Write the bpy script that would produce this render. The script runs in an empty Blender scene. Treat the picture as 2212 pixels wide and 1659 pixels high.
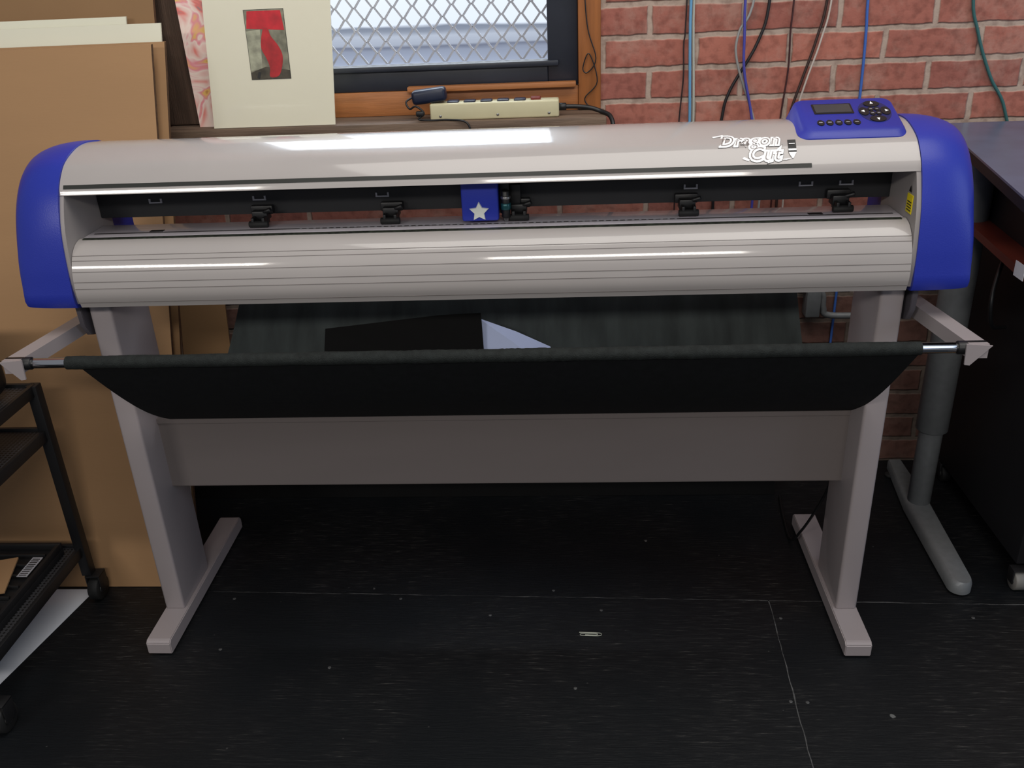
import bpy, bmesh, math, random
import numpy as np
from mathutils import Vector, Matrix
random.seed(7)
scene=bpy.context.scene
scene.view_settings.view_transform='Standard'
COL=scene.collection
# ---------------------------------------------------------------- materials
def lin(c):
    return tuple(((x/255)/12.92 if x/255<=.04045 else ((x/255+.055)/1.055)**2.4) for x in c)+(1.0,)
def mat(name,c,rough=.5,metal=0,var=.06,scale=8,bump=0,bscale=200,coat=0,emit=0,spec=.5,stretch=(1,1,1)):
    m=bpy.data.materials.new(name);m.use_nodes=True
    nt=m.node_tree;b=nt.nodes['Principled BSDF'];L=nt.links
    b.inputs['Roughness'].default_value=rough;b.inputs['Metallic'].default_value=metal
    b.inputs['Coat Weight'].default_value=coat;b.inputs['Coat Roughness'].default_value=.07
    b.inputs['Specular IOR Level'].default_value=spec
    tc=nt.nodes.new('ShaderNodeTexCoord');mp=nt.nodes.new('ShaderNodeMapping');mp.inputs['Scale'].default_value=stretch
    L.new(tc.outputs['Object'],mp.inputs[0])
    n=nt.nodes.new('ShaderNodeTexNoise');n.inputs['Scale'].default_value=scale;n.inputs['Detail'].default_value=4
    L.new(mp.outputs[0],n.inputs['Vector'])
    r=nt.nodes.new('ShaderNodeValToRGB');lc=lin(c)
    r.color_ramp.elements[0].position=.3;r.color_ramp.elements[1].position=.7
    r.color_ramp.elements[0].color=tuple(x*(1-var) for x in lc[:3])+(1,)
    r.color_ramp.elements[1].color=tuple(min(1,x*(1+var)) for x in lc[:3])+(1,)
    L.new(n.outputs['Fac'],r.inputs[0]);L.new(r.outputs[0],b.inputs['Base Color'])
    if bump:
        n2=nt.nodes.new('ShaderNodeTexNoise');n2.inputs['Scale'].default_value=bscale;L.new(mp.outputs[0],n2.inputs['Vector'])
        bp=nt.nodes.new('ShaderNodeBump');bp.inputs['Strength'].default_value=bump;bp.inputs['Distance'].default_value=.002
        L.new(n2.outputs['Fac'],bp.inputs['Height']);L.new(bp.outputs[0],b.inputs['Normal'])
    return m
M={}
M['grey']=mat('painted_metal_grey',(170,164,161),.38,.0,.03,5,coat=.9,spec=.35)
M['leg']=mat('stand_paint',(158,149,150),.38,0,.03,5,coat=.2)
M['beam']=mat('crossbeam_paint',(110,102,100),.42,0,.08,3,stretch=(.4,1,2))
M['blue']=mat('blue_plastic',(40,54,160),.36,0,.05,4,.10,500,spec=.4)
M['bluedk']=mat('blue_plastic_panel',(36,48,152),.4,0,.05,10,.1,700)
M['plate']=mat('end_plate_grey',(150,144,142),.5,0,.03,9)
M['black']=mat('black_plastic',(18,18,20),.45,0,.1,20)
M['cardblack']=mat('black_card',(9,9,10),.7,0,.1,20,spec=.15)
M['blackm']=mat('black_rail',(16,17,21),.5,0,.1,20)
M['button']=mat('button_black',(16,17,22),.5,0,.1,30)
M['white']=mat('white_plastic',(225,228,220),.45,0,.02,30)
M['mark']=mat('light_grey_mark',(165,165,172),.5,0,.03,30)
M['chrome']=mat('chrome',(220,220,222),.12,1,.02,20)
M['steel']=mat('steel',(150,150,150),.3,.9,.05,40)
M['platen']=mat('platen_metal',(214,207,214),.25,.0,.06,30,stretch=(1,6,1),coat=.5)
M['fabric']=mat('black_fabric',(17,19,21),.85,0,.2,60,.4,1500,spec=.25)
M['fabric2']=mat('black_fabric_sleeve',(30,34,33),.8,0,.3,80,.6,500,spec=.3)
M['cloth_rear']=mat('grey_black_fabric',(62,68,68),.85,0,.3,9,.4,900,stretch=(3,1,.4),spec=.2)
M['card']=mat('cardboard',(166,129,91),.8,0,.03,3,.08,60,stretch=(.5,1,4))
M['card2']=mat('cardboard_dark',(138,106,72),.8,0,.05,4,.1,60)
M['cardedge']=mat('cardboard_edge',(86,60,38),.85,0,.3,120)
M['foam']=mat('foam_board_white',(222,220,200),.7,0,.02,6)
M['mat_board']=mat('cream_mat_board',(226,221,198),.35,0,.02,3,coat=.6)
M['wood']=mat('orange_wood',(164,104,58),.5,0,.2,9,.2,60,stretch=(.6,1,8))
M['woodv']=mat('orange_wood_jamb',(156,96,50),.5,0,.2,9,.2,60,stretch=(8,1,.6))
M['wooddk']=mat('dark_old_wood',(84,66,54),.75,0,.4,7,.6,50,stretch=(8,4,.6))
M['sill']=mat('weathered_sill_wood',(112,92,76),.7,0,.35,7,.4,60,stretch=(.6,8,6))
M['frame']=mat('black_window_frame',(34,38,48),.4,0,.15,10)
M['beige']=mat('beige_metal',(200,193,158),.4,0,.03,20)
M['outlet']=mat('outlet_blue_black',(22,30,52),.4,0,.05,30)
M['meshm']=mat('expanded_metal',(170,173,182),.5,.1,.1,40)
M['table']=mat('table_laminate',(84,100,126),.28,0,.1,20)  # blue-grey paints the window's reflection into the dark table top
M['tabledk']=mat('table_side_black',(18,18,22),.6,0,.1,20)
M['silver']=mat('silver_powder_coat',(118,121,123),.45,.2,.08,60)
M['redwood']=mat('red_brown_board',(104,46,36),.35,0,.2,6,stretch=(6,.5,1))
M['paper']=mat('white_paper',(228,232,240),.7,0,.02,6)
M['paperblue']=mat('pale_blue_paper',(200,214,252),.7,0,.02,6)
M['yellow']=mat('yellow_sticker',(226,205,20),.4,0,.03,20)
M['lcd']=mat('lcd_screen',(60,64,66),.2,0,.05,30)
M['rubber']=mat('rubber',(22,22,22),.7,0,.1,30)
M['cart']=mat('cart_black_metal',(22,22,24),.5,0,.15,20)
M['edge']=mat('dark_seam',(112,106,103),.6,0,.05,20)
M['seamdk']=mat('platen_seam',(60,56,56),.6,0,.05,20)
# ---------------------------------------------------------------- mesh helpers
WL={}
def wloc(o): return WL.get(o.name,Vector((0,0,0)))
def finish(me,mt,smooth=True,ang=35):
    me.materials.append(mt)
    if smooth:
        for p in me.polygons:p.use_smooth=True
        try: me.set_sharp_from_angle(angle=math.radians(ang))
        except Exception: pass
def link(name,me,parent=None,label=None):
    o=bpy.data.objects.new(name,me);COL.objects.link(o)
    if parent is not None:
        o.parent=parent
        o.matrix_parent_inverse=Matrix.Translation(-wloc(parent))
    if label:o['label']=label
    return o
def top(o,label,cat=None,group=None,kind=None):
    o['label']=label
    if cat:o['category']=cat
    if group:o['group']=group
    if kind:o['kind']=kind
    return o
def empty(name,loc,label,cat,group=None):
    e=bpy.data.objects.new(name,None);COL.objects.link(e);e.location=loc;e.empty_display_size=.05
    WL[e.name]=Vector(loc);return top(e,label,cat,group)
def raw(name,V,Fc,mt,parent=None,smooth=True,ang=35,label=None,recalc=True):
    me=bpy.data.meshes.new(name);me.from_pydata([tuple(v) for v in V],[],Fc)
    if recalc:
        bm=bmesh.new();bm.from_mesh(me);bmesh.ops.recalc_face_normals(bm,faces=bm.faces);bm.to_mesh(me);bm.free()
    me.update();finish(me,mt,smooth,ang);return link(name,me,parent,label)
def bm_box(bm,x0,x1,y0,y1,z0,z1):
    vs=[bm.verts.new((x,y,z)) for x in (x0,x1) for y in (y0,y1) for z in (z0,z1)]
    for f in ((0,1,3,2),(4,6,7,5),(0,4,5,1),(2,3,7,6),(0,2,6,4),(1,5,7,3)): bm.faces.new([vs[i] for i in f])
    return vs
def boxes(name,bl,mt,parent=None,bevel=0,seg=2,label=None,xf=None):
    bm=bmesh.new()
    for b in bl: bm_box(bm,*b)
    bmesh.ops.recalc_face_normals(bm,faces=bm.faces)
    if bevel: bmesh.ops.bevel(bm,geom=list(bm.edges),offset=bevel,segments=seg,profile=.5,affect='EDGES')
    if xf is not None: bmesh.ops.transform(bm,matrix=xf,verts=bm.verts)
    me=bpy.data.meshes.new(name);bm.to_mesh(me);bm.free();finish(me,mt);return link(name,me,parent,label)
def box(name,x0,x1,y0,y1,z0,z1,mt,parent=None,bevel=0,seg=2,label=None,xf=None):
    return boxes(name,[(x0,x1,y0,y1,z0,z1)],mt,parent,bevel,seg,label,xf)
def cr(pts,n=6):
    P=[np.array(p,float) for p in pts];P=[2*P[0]-P[1]]+P+[2*P[-1]-P[-2]];o=[]
    for i in range(1,len(P)-2):
        for k in range(n):
            t=k/n;a,b,c,d=P[i-1:i+3]
            o.append(.5*((2*b)+(-a+c)*t+(2*a-5*b+4*c-d)*t*t+(-a+3*b-3*c+d)*t**3))
    o.append(P[-2]);return [tuple(q) for q in o]
def prism(name,prof,x0,x1,mt,parent=None,bevel=0,ang=30,label=None,nx=1):
    V=[];Fc=[];n=len(prof)
    for i in range(nx+1):
        x=x0+(x1-x0)*i/nx
        V+=[(x,y,z) for y,z in prof]
    for i in range(nx):
        for k in range(n):
            Fc.append((i*n+k,i*n+(k+1)%n,(i+1)*n+(k+1)%n,(i+1)*n+k))
    Fc.append(tuple(range(n)));Fc.append(tuple(range(nx*n,(nx+1)*n)))
    o=raw(name,V,Fc,mt,parent,True,ang,label)
    if bevel:
        bm=bmesh.new();bm.from_mesh(o.data)
        es=[e for e in bm.edges if len(e.link_faces)==2 and e.calc_face_angle(0)>math.radians(40)]
        bmesh.ops.bevel(bm,geom=es,offset=bevel,segments=2,affect='EDGES');bm.to_mesh(o.data);bm.free()
        for p in o.data.polygons:p.use_smooth=True
        try:o.data.set_sharp_from_angle(angle=math.radians(ang))
        except Exception:pass
    return o
def offs(pts,d):
    o=[]
    for i in range(len(pts)):
        a=np.array(pts[max(0,i-1)]);b=np.array(pts[min(len(pts)-1,i+1)]);t=(b-a)/(np.linalg.norm(b-a)+1e-12)
        nrm=np.array([-t[1],t[0]]);o.append(tuple(np.array(pts[i])+nrm*d))
    return o
def tube(name,pts,r,mt,parent=None,n=12,label=None,rf=None,caps=True):
    P=[Vector(p) for p in pts];V=[];Fc=[];up=Vector((0,0,1))
    prev=None
    for i,p in enumerate(P):
        t=(P[min(i+1,len(P)-1)]-P[max(i-1,0)]).normalized()
        if prev is None:
            a=t.cross(up)
            if a.length<.1:a=t.cross(Vector((1,0,0)))
            a.normalize()
        else:
            a=(prev-t*prev.dot(t)).normalized()
        prev=a;b=t.cross(a)
        rr=r if rf is None else rf(i/(len(P)-1))
        for k in range(n):
            an=2*math.pi*k/n;V.append(p+a*math.cos(an)*rr+b*math.sin(an)*rr)
    for i in range(len(P)-1):
        for k in range(n): Fc.append((i*n+k,i*n+(k+1)%n,(i+1)*n+(k+1)%n,(i+1)*n+k))
    if caps: Fc.append(tuple(range(n)));Fc.append(tuple(range((len(P)-1)*n,len(P)*n)))
    return raw(name,V,Fc,mt,parent,True,50,label)
def cyl(name,a,b,r,mt,parent=None,n=24,label=None,r2=None):
    a=Vector(a);b=Vector(b);e=min(.0015,r*.2,(b-a).length*.3);d=(b-a).normalized()*e;r2=r if r2 is None else r2
    rs=[r-e,r,r2,r2-e]
    return tube(name,[a,a+d,b-d,b],r,mt,parent,n,label,rf=lambda t:rs[int(round(t*3))])
def sheet(name,fn,nu,nv,thick,mt,parent=None,label=None):
    V=[];Fc=[]
    for i in range(nu+1):
        for j in range(nv+1): V.append(fn(i/nu,j/nv))
    for i in range(nu):
        for j in range(nv):
            a=i*(nv+1)+j;Fc.append((a,a+1,a+nv+2,a+nv+1))
    o=raw(name,V,Fc,mt,None,True,60)
    bm=bmesh.new();bm.from_mesh(o.data);bmesh.ops.solidify(bm,geom=list(bm.faces),thickness=thick);bm.to_mesh(o.data);bm.free()
    for p in o.data.polygons:p.use_smooth=True
    try:o.data.set_sharp_from_angle(angle=math.radians(60))
    except Exception:pass
    if parent is not None:
        o.parent=parent;o.matrix_parent_inverse=Matrix.Translation(-wloc(parent))
    if label:o['label']=label
    return o
def rot_about(p,ang,ax='Z'):
    return Matrix.Translation(p)@Matrix.Rotation(ang,4,ax)@Matrix.Translation(-Vector(p))
# ---------------------------------------------------------------- camera
cx,cy,cz,yw,pt,ro,f=0.1443,-1.5962,1.2738,-0.0695,0.4467,-0.0451,1956.6826
F=Vector((math.sin(yw)*math.cos(pt),math.cos(yw)*math.cos(pt),-math.sin(pt)))
R0=Vector((math.cos(yw),-math.sin(yw),0));U0=R0.cross(F)
R=math.cos(ro)*R0+math.sin(ro)*U0;U=-math.sin(ro)*R0+math.cos(ro)*U0
cam=bpy.data.cameras.new('camera');cam.sensor_width=36;cam.lens=f/2212*36;cam.clip_start=.05
co=bpy.data.objects.new('camera',cam);COL.objects.link(co)
m3=Matrix((R,U,-F)).transposed();co.matrix_world=Matrix.Translation((cx,cy,cz))@m3.to_4x4()
scene.camera=co
# ---------------------------------------------------------------- wall
def brick_material():
    m=bpy.data.materials.new('old_red_brick');m.use_nodes=True;nt=m.node_tree;L=nt.links;b=nt.nodes['Principled BSDF']
    N=nt.nodes.new
    tc=N('ShaderNodeTexCoord');sp=N('ShaderNodeSeparateXYZ');cb=N('ShaderNodeCombineXYZ')
    L.new(tc.outputs['Object'],sp.inputs[0]);L.new(sp.outputs[0],cb.inputs[0]);L.new(sp.outputs[2],cb.inputs[1])
    ns=N('ShaderNodeTexNoise');ns.inputs['Scale'].default_value=22;ns.inputs['Detail'].default_value=5;L.new(tc.outputs['Object'],ns.inputs['Vector'])
    sc=N('ShaderNodeVectorMath');sc.operation='MULTIPLY_ADD';sc.inputs[1].default_value=(.010,.010,0)
    L.new(ns.outputs['Color'],sc.inputs[0]);L.new(cb.outputs[0],sc.inputs[2])
    ad=N('ShaderNodeVectorMath');ad.operation='ADD';ad.inputs[1].default_value=(-.033,-.005,0);L.new(sc.outputs[0],ad.inputs[0])
    br=N('ShaderNodeTexBrick');br.inputs['Scale'].default_value=1;br.inputs['Brick Width'].default_value=.204;br.inputs['Row Height'].default_value=.068
    br.inputs['Mortar Size'].default_value=.0080;br.inputs['Mortar Smooth'].default_value=.5;br.inputs['Bias'].default_value=-.1
    br.inputs['Color1'].default_value=lin((172,106,90));br.inputs['Color2'].default_value=lin((142,84,74));br.inputs['Mortar'].default_value=lin((172,152,138))
    L.new(ad.outputs[0],br.inputs['Vector'])
    n1=N('ShaderNodeTexNoise');n1.inputs['Scale'].default_value=10;n1.inputs['Detail'].default_value=9;n1.inputs['Roughness'].default_value=.72;L.new(tc.outputs['Object'],n1.inputs['Vector'])
    rp=N('ShaderNodeValToRGB');rp.color_ramp.elements[0].position=.48;rp.color_ramp.elements[1].position=.8
    rp.color_ramp.elements[0].color=(0,0,0,1);rp.color_ramp.elements[1].color=(.6,.6,.6,1);L.new(n1.outputs['Fac'],rp.inputs[0])
    mx=N('ShaderNodeMixRGB');L.new(rp.outputs[0],mx.inputs[0]);L.new(br.outputs['Color'],mx.inputs[1]);mx.inputs[2].default_value=lin((176,152,138))
    # shade on the lower masonry, painted into the colour as grey-brown
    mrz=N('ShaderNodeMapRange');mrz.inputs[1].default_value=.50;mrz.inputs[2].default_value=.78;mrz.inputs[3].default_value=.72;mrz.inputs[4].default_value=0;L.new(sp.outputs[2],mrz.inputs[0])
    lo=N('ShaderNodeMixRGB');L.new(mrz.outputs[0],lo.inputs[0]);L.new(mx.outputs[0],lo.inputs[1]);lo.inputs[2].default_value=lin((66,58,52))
    n3=N('ShaderNodeTexNoise');n3.inputs['Scale'].default_value=55;n3.inputs['Detail'].default_value=7;L.new(tc.outputs['Object'],n3.inputs['Vector'])
    r3=N('ShaderNodeValToRGB');r3.color_ramp.elements[0].position=.32;r3.color_ramp.elements[1].position=.54
    r3.color_ramp.elements[0].color=(.72,.68,.67,1);r3.color_ramp.elements[1].color=(1.03,1.03,1.03,1);L.new(n3.outputs['Fac'],r3.inputs[0])
    ml=N('ShaderNodeMixRGB');ml.blend_type='MULTIPLY';ml.inputs[0].default_value=1;L.new(lo.outputs[0],ml.inputs[1]);L.new(r3.outputs[0],ml.inputs[2])
    L.new(ml.outputs[0],b.inputs['Base Color']);b.inputs['Roughness'].default_value=.85
    inv=N('ShaderNodeMath');inv.operation='MULTIPLY_ADD';inv.inputs[1].default_value=-1;inv.inputs[2].default_value=1;L.new(br.outputs['Fac'],inv.inputs[0])
    a2=N('ShaderNodeMath');a2.operation='MULTIPLY_ADD';a2.inputs[1].default_value=.5;L.new(n3.outputs['Fac'],a2.inputs[0]);L.new(inv.outputs[0],a2.inputs[2])
    bp=N('ShaderNodeBump');bp.inputs['Strength'].default_value=.6;bp.inputs['Distance'].default_value=.006;L.new(a2.outputs[0],bp.inputs['Height']);L.new(bp.outputs[0],b.inputs['Normal'])
    return m
WY=.55
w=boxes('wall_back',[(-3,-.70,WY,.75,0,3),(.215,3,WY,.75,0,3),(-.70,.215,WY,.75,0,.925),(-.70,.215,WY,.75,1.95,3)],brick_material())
top(w,'old red brick wall with pale crumbling mortar',None,None,'structure')
# floor
def floor_material():
    m=bpy.data.materials.new('black_painted_plywood');m.use_nodes=True;nt=m.node_tree;L=nt.links;b=nt.nodes['Principled BSDF'];N=nt.nodes.new
    tc=N('ShaderNodeTexCoord');mp=N('ShaderNodeMapping');mp.inputs['Scale'].default_value=(1,12,1);L.new(tc.outputs['Object'],mp.inputs[0])
    n=N('ShaderNodeTexNoise');n.inputs['Scale'].default_value=20;n.inputs['Detail'].default_value=10;n.inputs['Roughness'].default_value=.75;L.new(mp.outputs[0],n.inputs['Vector'])
    r=N('ShaderNodeValToRGB');r.color_ramp.elements[0].position=.35;r.color_ramp.elements[0].color=lin((12,14,17));r.color_ramp.elements[1].position=.54;r.color_ramp.elements[1].color=lin((26,27,29))
    e=r.color_ramp.elements.new(.60);e.color=lin((42,42,42));e=r.color_ramp.elements.new(.70);e.color=lin((100,98,94))
    L.new(n.outputs['Fac'],r.inputs[0])
    pn=N('ShaderNodeTexNoise');pn.inputs['Scale'].default_value=3;pn.inputs['Detail'].default_value=3;L.new(tc.outputs['Object'],pn.inputs['Vector'])
    pr=N('ShaderNodeValToRGB');pr.color_ramp.elements[0].position=.40;pr.color_ramp.elements[1].position=.60;L.new(pn.outputs['Fac'],pr.inputs[0])
    bs=N('ShaderNodeMixRGB');bs.inputs[1].default_value=lin((17,20,23));L.new(pr.outputs[0],bs.inputs[0]);L.new(r.outputs[0],bs.inputs[2])
    last=bs
    for sc_,lo,hi,col,jit in ((6,.030,.038,(104,105,104),.03),(17,.034,.042,(62,62,62),.06)):
        v=N('ShaderNodeTexVoronoi');v.inputs['Scale'].default_value=sc_;v.inputs['Randomness'].default_value=1;L.new(tc.outputs['Object'],v.inputs['Vector'])
        ns=N('ShaderNodeTexNoise');ns.inputs['Scale'].default_value=140;L.new(tc.outputs['Object'],ns.inputs['Vector'])
        am=N('ShaderNodeMath');am.operation='MULTIPLY_ADD';am.inputs[1].default_value=jit;L.new(ns.outputs['Fac'],am.inputs[0]);L.new(v.outputs['Distance'],am.inputs[2])
        r2=N('ShaderNodeValToRGB');r2.color_ramp.elements[0].position=lo+jit*.3;r2.color_ramp.elements[0].color=(1,1,1,1);r2.color_ramp.elements[1].position=hi+jit*.3;r2.color_ramp.elements[1].color=(0,0,0,1);L.new(am.outputs[0],r2.inputs[0])
        mx=N('ShaderNodeMixRGB');L.new(r2.outputs[0],mx.inputs[0]);L.new(last.outputs[0],mx.inputs[1]);mx.inputs[2].default_value=lin(col);last=mx
    L.new(last.outputs[0],b.inputs['Base Color']);b.inputs['Roughness'].default_value=.38;b.inputs['Specular IOR Level'].default_value=.3
    bp=N('ShaderNodeBump');bp.inputs['Strength'].default_value=.5;bp.inputs['Distance'].default_value=.002;L.new(n.outputs['Fac'],bp.inputs['Height']);L.new(bp.outputs[0],b.inputs['Normal'])
    return m
fl=box('floor',-3,3,-4.2,.75,-.05,0,floor_material());top(fl,'black painted plywood floor with scuffs and specks',None,None,'structure')
seamm=mat('worn_seam',(74,74,74),.7,0,.6,60)
def floorline(pts,wd,name):
    V=[];Fc=[]
    for i,p in enumerate(pts):
        a=Vector(pts[max(0,i-1)]+(0,));c=Vector(pts[min(len(pts)-1,i+1)]+(0,));t=(c-a).normalized();nn=Vector((-t.y,t.x,0))*wd*random.uniform(.2,1.3)
        V+=[Vector(p+(.0006,))+nn,Vector(p+(.0006,))-nn]
    for i in range(len(pts)-1): Fc.append((2*i,2*i+1,2*i+3,2*i+2))
    return raw(name,V,Fc,seamm,None,False)
o=floorline([(-.66+i*.02,.001-.026*(i*.02)+random.uniform(-.001,.001)) for i in range(0,100)],.0011,'trim_1');top(o,'worn plywood seam in the black floor',None,None,'structure')
o=floorline([(.563-.034*t+random.uniform(-.001,.001),-.03-t) for t in [i*.02 for i in range(60)]],.0012,'trim_2');top(o,'worn plywood seam in the black floor',None,None,'structure')
sm=mat('screw_head',(84,84,84),.5,.2,.3,200)
for (x,y) in [(-.604,-.024),(-.231,-.024),(.104,.004),(.206,-.062),(.576,-.087),(-.03,-.078),(.545,-.318),(.575,-.32),(.148,-.288),(-.34,-.236),(.965,-.085),(-.58,-.185)]:
    o=cyl('screw',(x,y,0),(x,y,.0007),.0036,sm,None,10);top(o,'worn screw head in the black floor','screw','screws in the floor')
# window
win=bpy.data.objects.new('window_1',None);COL.objects.link(win);win.location=(-.25,WY,.94);WL['window_1']=Vector(win.location);top(win,'black framed window with expanded metal security mesh',None,None,'structure')
boxes('casing',[(.176,.226,WY-.012,WY+.03,.94,1.98)],M['woodv'],win,.002,label='orange wooden window casing')
boxes('casing',[(-.70,.176,WY-.006,WY+.05,.938,.992)],M['wood'],win,.003,label='orange wooden bottom casing')
box('loose_lath',-.21,.17,.520,.545,.992,1.003,M['wood'],win,.001)  # loose wooden lath lying on the bottom casing, not a window part
boxes('frame',[(.108,.176,WY+.0,WY+.06,.992,1.95),(-.66,.108,WY+.0,WY+.06,.992,1.045),(-.70,-.62,WY+.0,WY+.06,.992,1.95),(-.62,.108,WY+.0,WY+.06,1.80,1.95)],M['frame'],win,.003)
boxes('frame_lip',[(-.62,.132,WY-.012,WY+.0,1.036,1.048)],M['frame'],win,.002)
def mesh_grid():
    bm=bmesh.new();px,pz=.0225,.0245;x=-.615;k=0
    while x<.108:
        pts=[];j=0
        while 1.045+j*pz<1.81:
            pts.append((x+(.0092 if (j+k)%2 else -.0092),1.045+j*pz));j+=1
        for (xa,za),(xb,zb) in zip(pts,pts[1:]):
            w=.0029
            vs=[bm.verts.new(p) for p in ((xa-w,WY+.07,za),(xa+w,WY+.07,za),(xb+w,WY+.07,zb),(xb-w,WY+.07,zb),(xa-w,WY+.073,za),(xa+w,WY+.073,za),(xb+w,WY+.073,zb),(xb-w,WY+.073,zb))]
            for f4 in ((0,1,2,3),(7,6,5,4),(0,3,7,4),(1,5,6,2)): bm.faces.new([vs[i] for i in f4])
        x+=px;k+=1
    me=bpy.data.meshes.new('security_mesh');bm.to_mesh(me);bm.free();me.materials.append(M['meshm']);return link('security_mesh',me,win,'grey expanded metal diamond mesh')
mesh_grid()
def ext_material():
    m=bpy.data.materials.new('glowing_siding');m.use_nodes=True;nt=m.node_tree;nt.nodes.clear();N=nt.nodes.new;L=nt.links
    tc=N('ShaderNodeTexCoord');mp=N('ShaderNodeMapping');mp.inputs['Scale'].default_value=(.6,1,4);L.new(tc.outputs['Object'],mp.inputs[0])
    n=N('ShaderNodeTexNoise');n.inputs['Scale'].default_value=3;n.inputs['Detail'].default_value=3;L.new(mp.outputs[0],n.inputs['Vector'])
    sp=N('ShaderNodeSeparateXYZ');L.new(tc.outputs['Object'],sp.inputs[0])
    a=N('ShaderNodeMath');a.operation='MULTIPLY_ADD';a.inputs[1].default_value=.05;L.new(n.outputs['Fac'],a.inputs[0]);L.new(sp.outputs[2],a.inputs[2])
    mr=N('ShaderNodeMapRange');mr.inputs[1].default_value=.70;mr.inputs[2].default_value=1.20;L.new(a.outputs[0],mr.inputs[0])
    r=N('ShaderNodeValToRGB');cr_=r.color_ramp
    S_=[(0,(.70,.74,.9)),(.36,(.68,.72,.88)),(.42,(.42,.45,.55)),(.50,(.33,.35,.43)),(.53,(.2,.21,.27)),(.55,(.46,.48,.55)),(.62,(.55,.57,.64)),(.66,(.30,.32,.38)),(.68,(.26,.28,.34)),(.70,(.92,.94,1)),(1,(1,1,1))]
    cr_.elements[0].position=0;cr_.elements[0].color=S_[0][1]+(1,);cr_.elements[1].position=1;cr_.elements[1].color=(1,1,1,1)
    for p_,c_ in S_[1:-1]:
        e=cr_.elements.new(p_);e.color=c_+(1,)
    L.new(mr.outputs[0],r.inputs[0])
    m2=N('ShaderNodeMapRange');m2.inputs[1].default_value=1.5;m2.inputs[2].default_value=2.3;m2.inputs[3].default_value=1.05;m2.inputs[4].default_value=9;L.new(sp.outputs[2],m2.inputs[0])  # siding glows by itself; brighter upper part stands in for the sky
    tint=N('ShaderNodeMixRGB');tint.blend_type='MULTIPLY';tint.inputs[0].default_value=1;tint.inputs[2].default_value=(.86,.93,1,1);L.new(r.outputs[0],tint.inputs[1])
    e=N('ShaderNodeEmission');L.new(m2.outputs[0],e.inputs[1]);L.new(tint.outputs[0],e.inputs[0])
    o=N('ShaderNodeOutputMaterial');L.new(e.outputs[0],o.inputs[0]);return m
o=box('wall_exterior',-3,3,2.2,2.25,-.5,4,ext_material());top(o,'building siding outside the window, glowing in place of daylight',None,None,'structure')
o=box('trim_3',-.765,.235,.44,.60,.915,.938,M['sill'],None,.003);top(o,'weathered dark wooden window sill',None,None,'structure')
o=box('trim_4',-.775,-.685,.505,.60,.939,2.2,M['wooddk'],None,.006);top(o,'rough dark timber window post',None,None,'structure')
# ---------------------------------------------------------------- VINYL CUTTER
vc=empty('vinyl_cutter',(0,0,0),'grey and blue vinyl cutter on steel stand with black cloth basket','vinyl cutter')
cov=cr([(.11,.87),(.11,.92),(.095,.96),(.06,.985),(.02,.9935),(-.02,.9945),(-.055,.9875),(-.085,.976),(-.105,.960),(-.119,.943),(-.124,.931)],8)
inner=offs(cov,.003)
if inner[20][1]>cov[20][1]: inner=offs(cov,-.003)
cover=prism('top_cover',cov+inner[::-1],-.707,.707,M['grey'],vc,ang=50)
cv=cov[::-1];S=[0]
for a,b in zip(cv,cv[1:]): S.append(S[-1]+math.dist(a,b))
def onc(s,h=.0008):
    for i in range(len(S)-1):
        if S[i]<=s<=S[i+1]:
            t=(s-S[i])/(S[i+1]-S[i]);a=np.array(cv[i]);b=np.array(cv[i+1]);p=a*(1-t)+b*t;d=(b-a)/np.linalg.norm(b-a);n=np.array([-d[1],d[0]])
            return p+n*h
def s_of_y(y):
    for i in range(len(S)-1):
        if cv[i][0]<=y<=cv[i+1][0]: return S[i]+(S[i+1]-S[i])*(y-cv[i][0])/(cv[i+1][0]-cv[i][0])
    return 0
def on_cover(name,polys,mt,h=.0008,parent=cover,label=None):
    V=[];Fc=[]
    for P in polys:
        b=len(V)
        for x,s in P:
            y,z=onc(s,h);V.append((x,y,z))
        Fc.append(tuple(range(b,len(V))))
    return raw(name,V,Fc,mt,parent,False,label=label,recalc=False)
s0=.0105
on_cover('stripe',[[(-.700,s0),(.537,s0),(.537,s0+.007),(-.700,s0+.007)]],mat('black_stripe',(32,34,30),.5),.0008,label='black stripe along the cover lip')
def place_text(name,body,x0,sb,sx,sy,off,mt,h,label=None,shear=.3):
    cu=bpy.data.curves.new(name,'FONT');cu.body=body;cu.size=1;cu.shear=shear;cu.offset=off;cu.resolution_u=3;cu.space_character=1.04
    to=bpy.data.objects.new('tmp',cu);COL.objects.link(to);bpy.context.view_layer.update()
    dg=bpy.context.evaluated_depsgraph_get();me=bpy.data.meshes.new_from_object(to.evaluated_get(dg))
    bpy.data.objects.remove(to)
    for v in me.vertices:
        s=sb+v.co.y*sy;y,z=onc(max(.001,s),h);v.co=(x0+v.co.x*sx,y,z)
    me.materials.clear();me.materials.append(mt);return link(name,me,cover,label)
sD=s_of_y(-.091);sC=s_of_y(-.1120)
wt=mat('decal_white',(250,250,250),.4);gd=mat('decal_grey',(120,112,110),.4);bk=mat('decal_black',(20,20,20),.4)
for body,x,s_,sx in (('Dragon',.393,sD,.0305),('Cut',.437,sC,.0325)):
    place_text('logo_outline',body,x,s_,sx,.0365,.105,bk,.0006)
    place_text('logo_lettering',body,x,s_,sx,.0365,.088,wt,.0009,label='white lettering decal')
    place_text('logo_fill',body,x,s_,sx,.0365,-.024,gd,.0012)
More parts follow.
